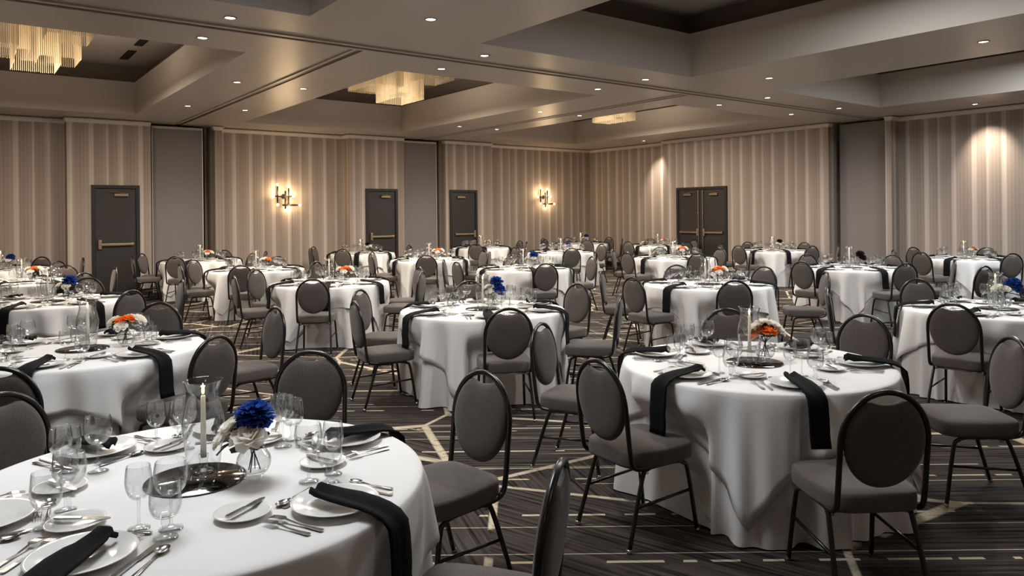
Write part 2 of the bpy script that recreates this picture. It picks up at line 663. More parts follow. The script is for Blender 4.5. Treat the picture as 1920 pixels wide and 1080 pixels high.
# crown moulding along each run, pockets left open
def crown(idx, line, inward):
    """line: plan points; profile swept along, offset to the room side (left normal times inward)."""
    prof = [(0.0, 3.60), (0.014, 3.60), (0.02, 3.625), (0.045, 3.66), (0.05, 3.685), (0.0, 3.685)]
    bm = B()
    n = len(line)
    rings = []
    for i, p in enumerate(line):
        p = Vector(p)
        d1 = (Vector(line[i]) - Vector(line[i - 1])).normalized() if i > 0 else None
        d2 = (Vector(line[i + 1]) - Vector(line[i])).normalized() if i < n - 1 else None
        n1 = Vector((-d1.y, d1.x)) * inward if d1 else None
        n2 = Vector((-d2.y, d2.x)) * inward if d2 else None
        off = n1 if n2 is None else n2 if n1 is None else (n1 + n2)
        rings.append([bm.verts.new((p.x + off.x * a, p.y + off.y * a, z)) for a, z in prof])
    for a, b in zip(rings, rings[1:]):
        for k in range(len(prof)):
            bm.faces.new((a[k], a[(k + 1) % len(prof)], b[(k + 1) % len(prof)], b[k]))
    bm.faces.new(rings[0])
    bm.faces.new(rings[-1][::-1])
    structure(put('trim_%d' % idx, new_mesh('trim_%d' % idx, bm, 'trim', False)))


crown(1, NORTH[0:4], -1)
crown(2, [(4.72, YW + 0.12), (4.72, YW)] + NORTH[7:12], -1)
crown(3, [(10.81, YW + 0.12), (10.81, YW)] + NORTH[15:18] + EAST[1:4] + [(XW + 0.12, 9.19)], -1)
crown(4, [(XW, 7.88)] + EAST[7:10], -1)


def baseboard(name, line):
    bm = B()
    for a, b in zip(line, line[1:]):
        a, b = Vector(a), Vector(b)
        d = (b - a).normalized()
        nrm = Vector((d.y, -d.x))
        p = [a, b, b + nrm * 0.012, a + nrm * 0.012]
        lo = [bm.verts.new((q.x, q.y, 0)) for q in p]
        hi = [bm.verts.new((q.x, q.y, 0.11)) for q in p]
        bm.faces.new(hi)
        for k in range(4):
            bm.faces.new((lo[k], lo[(k + 1) % 4], hi[(k + 1) % 4], hi[k]))
    structure(put(name, new_mesh(name, bm, 'base', False)))


baseboard('baseboard_north', NORTH)
baseboard('baseboard_east', EAST)

# a local frame on a wall: lx along the wall to the viewer's right, ly out of the wall
ROT_N, ROT_E = PI, PI / 2


def wall_xf(kind, along, plane):
    """returns a matrix: local x = viewer's right, y = into the wall, z up"""
    if kind == 'N':
        return Matrix.Translation((along, plane, 0))
    return Matrix.Translation((plane, along, 0)) @ Matrix.Rotation(-PI / 2, 4, 'Z')


def wall_part(name, bm, m, xf, parent, smooth=False):
    me = new_mesh(name, bm, m, smooth)
    me.transform(xf)
    return put(name, me, parent)


# grey pocket doors in the three pockets
def pocket(idx, xf, w, open_w):
    h = ZS - 0.05
    bm = B()
    box(bm, -w / 2, w / 2, 0, 0.06, 0.01, h, 0.006)
    r = structure(wall_part('door_%d' % idx, bm, 'panel', xf, None))
    bm = B()
    for a, b in ((-w / 2, -w / 2 + 0.018), (w / 2 - 0.018, w / 2)):
        box(bm, a, b, -0.006, 0.0, 0.01, h)
    box(bm, -w / 2 + 0.018, w / 2 - 0.018, -0.006, 0.0, h - 0.05, h)
    wall_part('edge_trim', bm, 'trim' if idx != 7 else 'panel', xf, r)
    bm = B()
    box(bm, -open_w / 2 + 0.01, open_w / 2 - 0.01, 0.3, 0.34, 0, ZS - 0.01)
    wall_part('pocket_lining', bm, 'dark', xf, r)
    return r


pocket(5, wall_xf('N', 4.0, YW + 0.27), 1.06, 1.30)
pocket(6, wall_xf('N', 10.14, YW + 0.27), 1.10, 1.27)
pocket(7, wall_xf('E', 8.49, XW + 0.27), 1.14, 1.29)


def closer(xf, cx, z, flip, parent):
    bm = B()
    box(bm, cx - 0.13, cx + 0.13, -0.075, -0.012, z - 0.035, z + 0.025, 0.008)
    c = wall_part('closer', bm, 'brass', xf, parent)
    bm = B()
    tube(bm, [(cx + flip * 0.06, -0.06, z + 0.035), (cx - flip * 0.16, -0.05, z + 0.06), (cx - flip * 0.24, -0.03, z + 0.055)], 0.009, 6)
    wall_part('closer_arm', bm, 'brass', xf, c)


def panic_bar(xf, x0, x1, z, head, parent):
    bm = B()
    box(bm, x0, x1, -0.075, -0.035, z - 0.028, z + 0.022, 0.008)
    bm2 = B()
    a, b = (x0 - 0.045, x0 + 0.02) if head < 0 else (x1 - 0.02, x1 + 0.045)
    box(bm2, a, b, -0.07, -0.012, z - 0.10, z + 0.10, 0.012)
    a, b = (x1 - 0.05, x1) if head < 0 else (x0, x0 + 0.05)
    box(bm2, a, b, -0.06, -0.012, z - 0.035, z + 0.03, 0.006)
    p = wall_part('panic_bar', bm, 'brass', xf, parent)
    wall_part('latch_case', bm2, 'brass', xf, p)


def door(idx, kind, along, plane, w, head, double=False, cflip=1):
    xf = wall_xf(kind, along, plane)
    H = 2.333
    bm = B()
    t = 0.07
    box(bm, -w / 2, -w / 2 + t, -0.045, 0.0, 0, H, 0.006)
    box(bm, w / 2 - t, w / 2, -0.045, 0.0, 0, H, 0.006)
    box(bm, -w / 2 + t, w / 2 - t, -0.045, 0.0, H - t, H, 0.006)
    r = structure(wall_part('door_%d' % idx, bm, 'doorframe', xf, None))
    zb = 1.10
    if not double:
        bm = B()
        box(bm, -w / 2 + t + 0.004, w / 2 - t - 0.004, -0.014, -0.002, 0.01, H - t - 0.004, 0.003)
        wall_part('door_leaf', bm, 'door', xf, r)
        closer(xf, cflip * 0.10, H - t - 0.13, cflip, r)
        panic_bar(xf, -w / 2 + t + 0.09, w / 2 - t - 0.05, zb, head, r)
    else:
        for sgn in (-1, 1):
            a, b = sorted((sgn * 0.006, sgn * (w / 2 - t - 0.004)))
            bm = B()
            box(bm, a, b, -0.014, -0.002, 0.01, H - t - 0.004, 0.003)
            wall_part('door_leaf', bm, 'door', xf, r)
            closer(xf, sgn * 0.44, H - t - 0.13, sgn, r)
            x0, x1 = sorted((sgn * 0.12, sgn * (w / 2 - t - 0.06)))
            panic_bar(xf, x0, x1, zb, -sgn, r)
            bm = B()
            tube(bm, [(sgn * 0.075, -0.045, 0.05), (sgn * 0.075, -0.045, H - t - 0.03)], 0.011, 8)
            for zz in (0.1, 1.62, H - t - 0.05):
                box(bm, sgn * 0.075 - 0.018, sgn * 0.075 + 0.018, -0.055, -0.012, zz - 0.03, zz + 0.03)
            wall_part('vertical_rod', bm, 'brass', xf, r)


door(1, 'N', 2.72, YW, 0.90, -1, cflip=1)
door(2, 'N', 8.855, YW, 0.915, -1, cflip=1)
door(3, 'N', 11.385, YW, 0.91, 1, cflip=-1)
door(4, 'E', 12.85, XW, 1.69, 1, True)


# ------------------------------------------------------------------ sconces
def sconce(x, z, label):
    xf = wall_xf('N', x, YWr)
    k = 0.0132
    root = bpy.data.objects.new('wall_sconce', None)
    COL.objects.link(root)
    root.location = (x, YWr, z)
    tag(root, label, 'wall lamp', 'bronze wall sconces')
    bm = B()
    lathe(bm, [(0, 0), (0.055, 0), (0.06, 0.008), (0.05, 0.02), (0.018, 0.026), (0.016, 0.075), (0, 0.08)], 20)
    me = new_mesh('backplate', bm, 'bronze')
    me.transform(Matrix.Rotation(PI / 2, 4, 'X'))
    put('backplate', me, root)
    rods = [((-13, 18), (-13, -12), 0.085), ((8, 15), (8, -15), 0.075), ((1, 10), (1, -23), 0.095), ((-17, 0), (13, 0), 0.085), ((-4, -16), (25, -16), 0.085)]
    for (a, b, d) in rods:
        bm = B()
        tube(bm, [(a[0] * k, -d, a[1] * k), (b[0] * k, -d, b[1] * k)], 0.019, 8)
        put('rod', new_mesh('rod', bm, 'bronze'), root)
    ends = [((-13, 18), (0, 1), .085), ((8, 15), (0, 1), .075), ((-17, 0), (-1, 0), .085), ((13, 0), (1, 0), .085), ((25, -16), (1, 0), .085),
            ((-13, -12), (0, -1), .085), ((1, -23), (0, -1), .095)]
    for (p, d, dep) in ends:
        bm = B()
        bmesh.ops.create_uvsphere(bm, u_segments=12, v_segments=8, radius=0.030)
        b = put('bulb', new_mesh('bulb', bm, 'bulb'), root, (p[0] * k + d[0] * 0.045, -dep, p[1] * k + d[1] * 0.045))
    for (dx, dz) in ((-0.16, 0.12), (0.16, 0.05), (0.1, -0.22)):
        lamp('sconce_light', 'POINT', (x + dx, YWr - 0.17, z + dz), 9.0, (1.0, 0.72, 0.42), 0.05)


sconce(6.40, 2.13, 'bronze bar sconce with glowing globes between the single doors beside the first grey panel')
sconce(14.57, 2.16, 'bronze bar sconce with glowing globes between third single door and room corner')

# ------------------------------------------------------------------ downlights and added fill spots
ORD = ['first', 'second', 'third', 'fourth', 'fifth', 'sixth', 'seventh', 'eighth']
bm = B()
lathe(bm, [(0.072, 0.0), (0.092, 0.0), (0.095, -0.006), (0.088, -0.009), (0.072, -0.004), (0.072, 0.0)], 24)
ME_RING = new_mesh('downlight_ring', bm, 'ring')
bm = B()
lathe(bm, [(0, -0.003), (0.06, -0.003), (0.072, -0.001)], 20)
ME_LENS = new_mesh('downlight_lens', bm, 'lens')


def downlight(x, y, label, watts=None, spot=rad(155), tilt=0.0):
    if in_view(x, y, ZS, 30):
        r = put('downlight', ME_RING, None, (x, y, ZS - 0.001), (0, 0, 0), (0.7, 0.7, 1))
        tag(r, label, 'ceiling light', 'recessed ceiling downlights')
        put('lens', ME_LENS, r)
    lamp('downlight_or_fill_beam', 'SPOT', (x, y, ZS - 0.03), watts or SPOT_W, (1.0, 0.925, 0.84) if not tilt else (1.0, 0.86, 0.70), 0.05, (0, -tilt, 0), spot_size=spot, spot_blend=1.0)


for k, x in enumerate((2.29, 5.48, 8.5, 11.7, 14.13)):
    downlight(x, 7.77, 'recessed downlight on camera side of the cross track, %s along it' % ORD[k])
    downlight(x, 8.82, 'recessed downlight beyond the cross track, %s along it' % ORD[k])
for x, nm in ((3.47, 'door-one side of first partition track'), (4.51, 'sconce side of first partition track'),
              (9.43, 'door-two side of second partition track'), (10.5, 'door-three side of second partition track')):
    downlight(x, 11.45, 'recessed downlight, %s, nearer of two' % nm)
    downlight(x, 14.4, 'recessed downlight, %s, further of two' % nm)
downlight(4.0, 6.64, 'recessed downlight on beam between the two front recesses')
downlight(4.0, 3.67, 'recessed downlight over the orange table at the front')
downlight(10.0, 6.61, 'recessed downlight on beam at the big recess corner, nearer the cross track')
downlight(10.03, 3.67, 'recessed downlight on beam beside the big recess, at the picture edge')
for x in (-1.7, 2.29, 5.48, 8.5, 11.7):  # unseen fill spots, added to brighten the near table fronts
    downlight(x, -0.9, 'unseen fill lamp added behind the camera', 38)
downlight(-1.9, 3.7, 'unseen fill lamp added behind the camera', 38)  # one more added fill, out of view, bare lamp without a fixture
downlight(15.77, 14.5, 'small recessed downlight washing the wall beside the room corner', 240, rad(62), 0.60)
downlight(15.86, 5.96, 'small recessed downlight washing the striped wall beyond the wide panel', 240, rad(62), 0.60)

# ------------------------------------------------------------------ chandeliers and vents
BOXES = [(-.28, .28, -.45, .45, 3.88), (.06, .60, .10, .90, 4.08), (.06, .62, -1.0, -.30, 4.20), (-.85, -.24, -.6, .5, 4.06), (-.58, -.05, .2, .85, 4.16)]


def chandelier(cx, cy, label):
    root = bpy.data.objects.new('chandelier', None)
    COL.objects.link(root)
    root.location = (cx, cy, 0)
    tag(root, label, 'chandelier', 'crystal rod chandeliers in the ceiling recesses')
    bm = B()
    box(bm, -.86, .63, -1.02, .92, ZT - 0.045, ZT - 0.002, 0.01)
    put('ceiling_plate', new_mesh('ceiling_plate', bm, 'trim', False), root)
    bm = B()
    for (a, b, c, d, z) in BOXES:
        box(bm, a + .1, b - .1, c + .1, d - .1, ZT - 0.075, ZT - 0.046)
    o = put('lamp_tray', new_mesh('lamp_tray', bm, 'glowplate', False), root)
    o['kind'] = 'stuff'
    for (a, b, c, d, z) in BOXES:
        bm = B()
        step = 0.025
        pts = []
        nx, ny = int((b - a) / step), int((d - c) / step)
        for i in range(nx + 1):
            pts += [(a + (b - a) * i / nx, c), (a + (b - a) * i / nx, d)]
        for i in range(1, ny):
            pts += [(a, c + (d - c) * i / ny), (b, c + (d - c) * i / ny)]
        r = 0.0048
        for (x, y) in pts:
            lo = [bm.verts.new((x + p * r, y + q * r, z + random.uniform(-.006, .006))) for p, q in ((1, 0), (0, 1), (-1, 0), (0, -1))]
            hi = [bm.verts.new((x + p * r, y + q * r, ZT - 0.05)) for p, q in ((1, 0), (0, 1), (-1, 0), (0, -1))]
            for k in range(4):
                bm.faces.new((lo[k], lo[(k + 1) % 4], hi[(k + 1) % 4], hi[k]))
            bm.faces.new(lo[::-1])
        o = put('rod_curtain', new_mesh('rod_curtain', bm, 'rods', False), root)
        o['kind'] = 'stuff'
        bm = B()
        for (p, q, s, t) in ((a, b, c - .006, c + .006), (a, b, d - .006, d + .006), (a - .006, a + .006, c, d), (b - .006, b + .006, c, d)):
            box(bm, p, q, s, t, ZT - 0.07, ZT - 0.046)
        put('rod_rail', new_mesh('rod_rail', bm, 'brass', False), root)
    lamp('chandelier_glow', 'POINT', (cx, cy, 4.12), 12, (1.0, 0.86, 0.66), 0.3)
    lamp('recess_fill_uplight', 'AREA', (cx, cy, 3.70), 36, (1.0, 0.88, 0.72), 1.4, (PI, 0, 0))  # added upward fill below the rods, brightens the recess ceiling


for i, lab in enumerate(('large tiered crystal rod chandelier in the recess by the first single door', 'tiered crystal rod chandelier in middle recess between the two partition tracks',
                         'small looking crystal rod chandelier in recess by the room corner')):
    chandelier((TX[i][0] + TX[i][1]) / 2, 12.8, lab)

for (x, y0, y1, lab) in ((2.66, 13.85, 14.45, 'short black slot vent in recess ceiling beside the big chandelier'), (2.66, 14.95, 15.85, 'long black slot vent in recess ceiling beside the big chandelier'),
                         (8.72, 13.3, 14.2, 'black slot vent in the middle recess ceiling behind its chandelier')):
    bm = B()
    box(bm, x - .07, x + .07, y0, y1, ZT - 0.012, ZT - 0.001)
    v = put('ceiling_vent', new_mesh('ceiling_vent', bm, 'vent', False))
    tag(v, lab, 'vent', 'black ceiling slot vents')
    bm = B()
    for s in (-.035, 0, .035):
        box(bm, x + s - .004, x + s + .004, y0, y1, ZT - 0.018, ZT - 0.012)
    put('vent_blade', new_mesh('vent_blade', bm, 'track', False), v)

# ------------------------------------------------------------------ tables: centre and words
TABLES = {
    'T1': (.66, 2.68, 'front blue-peony table', 'blue'), 'T2': (.71, 5.83, 'edge-row table with two orange roses', 'orange'),
    'T3': (.82, 9.4, 'blue-flower table in the edge row', 'blue'), 'T4': (.78, 12.55, 'small orange table fourth in edge row', 'orange'),
    'T5': (.68, 15.85, 'blue-flower table by the far wall', 'blue'),
    'T19': (3.80, 2.63, 'large orange-and-white rose table', 'orange'), 'T12': (4.0, 5.74, 'centre table with tall blue flowers', 'blue'),
    'T8': (4.03, 9.35, 'orange-flower table behind the centre table', 'orange'), 'T7': (4.08, 12.5, 'white-and-orange table below first sconce', 'orange'),
    'T6': (4.05, 15.9, 'orange table before the first grey panel', 'orange'),
    'T23': (7.5, 2.65, 'blue-and-cream table at the picture edge', 'blue'), 'T18': (7.48, 5.84, 'orange table across the double-door aisle', 'orange'),
    'T13': (7.5, 9.55, 'dark-blue table just behind the centre table', 'blue'), 'T10': (7.58, 12.7, 'orange table before second grey panel', 'orange'),
    'T9': (7.7, 16.05, 'dark-and-white flower table by door two', 'darkblue'),
    'T21': (11.2, 5.98, 'maroon-flower table by wide grey panel', 'darkred'), 'T17': (11.3, 9.62, 'orange table facing the double doors', 'orange'),
    'T14': (11.1, 12.75, 'dark-blue table below the second sconce', 'blue'), 'T11': (11.2, 16.1, 'peach-flower table by door three', 'peach'),
    'T22': (14.75, 5.72, 'peach table under the lit striped wall', 'peach'), 'T20': (14.85, 9.75, 'dark-blue-and-white table beside the double doors', 'darkblue'),
    'T16': (15.0, 13.3, 'peach table between corner and double doors', 'peach'), 'T15': (14.6, 15.9, 'blue table in the far room corner', 'blue')}
CH = """T5 1.23 16.64 -125;T5 1.29 15.14 131;T4 1.3 13.34 -123;T5 1.69 15.84 179;T4 1.29 11.74 122;T3 1.24 10.31 -115;T4 1.71 12.55 -180;T6 3.3 16.48 -38;T6 3.06 15.98 -6;T3 1.32 8.6 122;T2 1.3 6.77 -122;T6 3.5 15.14 54;T7 3.14 12.54 -2;T7 3.48 13.28 -52;T3 1.92 9.38 179;T6 4.64 16.66 -128;T6 4.64 15.18 129;T6 5.08 15.77 173;T7 4.64 13.29 -125;T9 6.76 16.15 -6;T9 7.06 16.76 -48;T7 3.62 11.67 61;T8 3.51 10.16 -57;T8 3.07 9.46 -6;T7 4.57 11.69 121;T2 1.85 5.96 -174;T8 3.51 8.55 57;T9 7.02 15.37 45;T10 6.64 12.86 -10;T10 6.94 13.41 -48;T9 8.64 15.92 172;T9 8.36 15.37 134;T10 8.02 13.54 -118;T10 7.05 11.91 56;T8 5.03 9.19 171;T8 4.73 8.61 134;T13 6.67 10.24 -40;T13 6.53 9.67 -7;T12 4.48 6.63 -118;T12 3.4 6.61 -55;T12 3.04 5.9 -10;T11 10.57 15.39 48;T10 8.52 12.57 172;T10 8.24 12.02 134;T11 12.14 16.0 174;T11 11.86 15.42 134;T14 10.14 12.89 -8;T15 13.66 16.06 -10;T15 14.14 16.73 -61;T14 11.63 13.53 -124;T15 14.97 16.78 -113;T13 7.96 10.39 -119;T15 14.05 15.13 55;T14 10.6 11.92 59;T13 7.12 8.66 67;T13 8.46 9.28 164;T14 12.05 12.7 177;T15 15.54 15.95 -177;T12 5.03 5.8 -177;T18 6.79 6.65 -50;T17 10.75 10.4 -55;T15 15.2 15.19 130;T16 14.06 13.27 2;T17 10.35 9.71 -5;T16 15.58 14.05 -128;T17 11.85 10.4 -125;T16 14.75 12.34 75;T16 15.78 13.02 163;T17 12.22 9.46 170;T20 14.52 10.65 -70;T20 13.9 9.8 -3;T20 15.28 10.59 -117;T17 11.92 8.62 122;T18 8.0 6.67 -122;T17 10.83 8.79 60;T18 6.51 5.92 -5;T18 6.91 5.11 52;T19 4.55 3.34 -136;T12 4.65 4.93 129;T20 15.72 9.68 176;T20 14.54 8.82 72;T21 11.61 6.82 -116;T18 8.46 5.86 -179;T21 10.23 6.06 -5;T18 8.3 5.03 136;T23 6.88 3.63 -58;T19 4.94 2.67 -178;T20 15.4 8.79 120;T22 14.14 6.45 -50;T21 12.15 5.93 177;T22 15.1 6.61 -112;T22 13.81 5.92 -12;T21 10.73 5.11 62;T23 8.12 3.49 -127;T21 11.72 4.97 117;T22 15.68 5.79 -176;T21 10.8 4.19 77;T22 14.2 4.95 55;T23 6.57 2.57 5;T19 4.72 1.83 139;T19 3.21 1.71 57;T19 2.87 2.71 -5;T19 3.3 3.65 -64;T1 1.42 3.71 -126;T1 1.75 2.84 -172;T1 1.29 1.89 128;T2 1.18 5.03 120;T1 0.26 3.6 -66;T2 0.27 4.77 68;T12 3.62 4.89 62"""
CHAIRS = []
for it in CH.split(';'):
    t, x, y, f = it.split()
    CHAIRS.append((t, float(x), float(y), rad(float(f))))
SIDE = [(0, 'right-rear'), (60, 'rear'), (120, 'left-rear'), (180, 'left-front'), (240, 'front'), (300, 'right-front')]


def side_word(ang):
    d = math.degrees(ang) % 360
    return min(SIDE, key=lambda s: abs((s[0] - d + 180) % 360 - 180))[1]


# ------------------------------------------------------------------ banquet chair
def rings_solid(bm, outline, layers, centre_top, centre_bot):
    """outline: function(scale)-> list of (x, y); layers: (scale, z) bottom to top"""
    R = []
    for s, z in layers:
        R.append([bm.verts.new((x, y, z)) for x, y in outline(s)])
    n = len(R[0])
    for a, b in zip(R, R[1:]):
        for k in range(n):
            bm.faces.new((a[k], a[(k + 1) % n], b[(k + 1) % n], b[k]))
    for ring_, c in ((R[0], centre_bot), (R[-1], centre_top)):
        v = bm.verts.new(c)
        for k in range(n):
            bm.faces.new((ring_[k], ring_[(k + 1) % n], v))


def seat_outline(s):
    pts = []
    for k in range(32):
        t = 2 * PI * k / 32
        c, sn = math.cos(t), math.sin(t)
        e = 2 / 5.6
        x = 0.216 * math.copysign(abs(c) ** e, c)
        y = 0.222 * math.copysign(abs(sn) ** e, sn)
        x *= 1 - 0.10 * max(0, -y / 0.222)
        pts.append((x * s, 0.012 + y * s))
    return pts


def back_y(z):
    return -0.205 - (z - 0.42) * 0.115


PAD = []
for k in range(48):
    t = 2 * PI * k / 48
    x = 0.1775 * math.cos(t)
    z = 0.70 + (0.197 if math.sin(t) > 0 else 0.200) * math.sin(t)
    z = min(z, 0.860 + 2.9 * x * x)
    PAD.append((x, z))


def chair_meshes():
    me = {}
    bm = B()
    rings_solid(bm, seat_outline, [(0.94, 0.388), (0.985, 0.392), (1.0, 0.404), (1.0, 0.452), (0.99, 0.464), (0.955, 0.473), (0.7, 0.480), (0.35, 0.483)],
                (0, 0.01, 0.483), (0, 0.01, 0.388))
    me['seat'] = new_mesh('seat', bm, 'seat')
    bm = B()
    R = []
    for s, y in ((0.55, -0.025), (0.86, -0.021), (0.97, -0.012), (1.0, 0.0), (0.97, 0.014), (0.86, 0.024), (0.55, 0.03)):
        R.append([bm.verts.new((x * s, back_y(0.69 + (z - 0.69) * s) + y, 0.69 + (z - 0.69) * s)) for x, z in PAD])
    n = len(PAD)
    for a, b in zip(R, R[1:]):
        for k in range(n):
            bm.faces.new((a[k], a[(k + 1) % n], b[(k + 1) % n], b[k]))
    for rr, y in ((R[0], -0.026), (R[-1], 0.031)):
        v = bm.verts.new((0, back_y(0.69) + y, 0.69))
        for k in range(n):
            bm.faces.new((rr[k], rr[(k + 1) % n], v))
    me['backrest'] = new_mesh('backrest', bm, 'back')
    half = [(.186, .06, .388), (.188, -.06, .388), (.19, -.15, .390), (.19, -.195, .412), (.19, back_y(.47), .47), (.19, back_y(.60), .60), (.19, back_y(.70), .70)]
    arch = []
    for k in range(1, 10):
        t = PI * k / 20
        arch.append((.19 * math.cos(t), back_y(.70 + .21 * math.sin(t)), .70 + .21 * math.sin(t)))
    right = half + arch
    full = right + [(0, back_y(.91), .91)] + [(-x, y, z) for x, y, z in right[::-1]]
    bm = B()
    tube(bm, smooth_path(full, 3), 0.0125, 8)
    me['back_frame'] = new_mesh('back_frame', bm, 'frame')
    for s, nm in ((1, 'r'), (-1, 'l')):
        bm = B()
        tube(bm, smooth_path([(s * .178, .00, .382), (s * .181, .10, .382), (s * .186, .15, .368), (s * .19, .178, .32), (s * .205, .225, .012)], 4), 0.0115, 8)
        me['front' + nm] = new_mesh('leg', bm, 'frame')
        bm = B()
        tube(bm, smooth_path([(s * .178, -.03, .382), (s * .181, -.09, .378), (s * .186, -.13, .34), (s * .205, -.235, .012)], 4), 0.0115, 8)
        me['rear' + nm] = new_mesh('leg', bm, 'frame')
        for key, y in (('gf', .2265), ('gr', -.2385)):
            bm = B()
            lathe(bm, [(0, 0), (0.011, 0), (0.013, 0.004), (0.0125, 0.02), (0, 0.022)], 10, s * .2055, y)
            me[key + nm] = new_mesh('glide', bm, 'chrome')
        bm = B()
        tube(bm, [(s * .1955, -.178, .205), (s * .197, .19, .225)], 0.008, 6)
        me['st' + nm] = new_mesh('stretcher', bm, 'frame')
    bm = B()
    box(bm, -.185, .185, .075, .10, .374, .396)
    box(bm, -.19, -.165, -.16, .10, .385, .399)
    box(bm, .165, .19, -.16, .10, .385, .399)
    me['seat_frame'] = new_mesh('seat_frame', bm, 'frame', False)
    bm = B()
    tube(bm, [(-.178, -.105, .366), (.178, -.105, .366)], 0.009, 8)
    for s in (-1, 1):
        box(bm, s * .172 - .012, s * .172 + .012, -.125, -.085, .352, .384, .003)
    me['crossbar'] = new_mesh('crossbar', bm, 'chrome')
    return me


CM = chair_meshes()
chair_count = {}
used_labels = set()


def uniq(label):
    assert label not in used_labels, label
    used_labels.add(label)
    return label


def chair(t, x, y, f, full):
    tx, ty, desc, _ = TABLES[t]
    r = bpy.data.objects.new('banquet_chair', None)
    COL.objects.link(r)
    r.location = (x, y, 0)
    r.rotation_euler = (0, 0, f - PI / 2)
    ray = math.atan2(y, x)
    rel = abs((math.degrees(f - ray) + 180) % 360 - 180)
    view = 'seen from behind' if rel < 62 else 'seen edge-on' if rel < 112 else 'facing camera'
    word = side_word(math.atan2(y - ty, x - tx))
    lab = 'grey oval-back chair %s, %s side of %s' % (view, word, desc)
    if lab in used_labels:
        for extra in ('pulled-out', 'set-back'):
            l2 = lab.replace('grey oval-back chair', 'grey oval-back chair %s' % extra)
            if l2 not in used_labels:
                lab = l2
                break
    tag(r, uniq(lab), 'chair', 'grey oval-back banquet chairs')
    put('seat', CM['seat'], r)
    put('backrest', CM['backrest'], r)
    put('back_frame', CM['back_frame'], r)
    put('seat_frame', CM['seat_frame'], r)
    put('crossbar', CM['crossbar'], r)
    for nm in 'rl':
        for a, g in (('front', 'gf'), ('rear', 'gr')):
            l = put('leg', CM[a + nm], r)
            if full:
                put('glide', CM[g + nm], l)
        put('stretcher', CM['st' + nm], r)
    return r


for (t, x, y, f) in CHAIRS:
    d = proj(x, y, .5)
    chair(t, x, y, f, d is None or d[2] < 11)

# ------------------------------------------------------------------ table linen
RT, ZTOP = 0.772, 0.760


def fold(th, ph):
    u = 0.6 * math.sin(13 * th + ph + 0.6 * math.sin(3 * th + ph)) + 0.45 * math.sin(21 * th + 2.3 * ph + 1 + 0.8 * math.sin(2 * th)) + 0.15 * math.sin(37 * th + ph * 5)
    return max(-1.0, min(1.1, u * 1.15))


def dent(x, y, z, cz, inset):
    """seat fronts push the hanging cloth in"""
    if z > 0.66:
        return x, y
    k = min(1, (0.66 - z) / 0.18)
    k = k * k * (3 - 2 * k)
    for (cx, cy, f) in cz:
        fx, fy = math.cos(f), math.sin(f)          # chair facing, towards the table
        dx, dy = x - cx, y - cy
        lx, ly = -dx * fy + dy * fx, dx * fx + dy * fy
        lim = 0.255 + inset
        if abs(lx) < 0.34 and ly < lim:
            w = 1 if abs(lx) < 0.245 else (0.34 - abs(lx)) / 0.095
            w = w * w * (3 - 2 * w) * k
            m = (lim - ly) * w
            x += fx * m
            y += fy * m
    return x, y


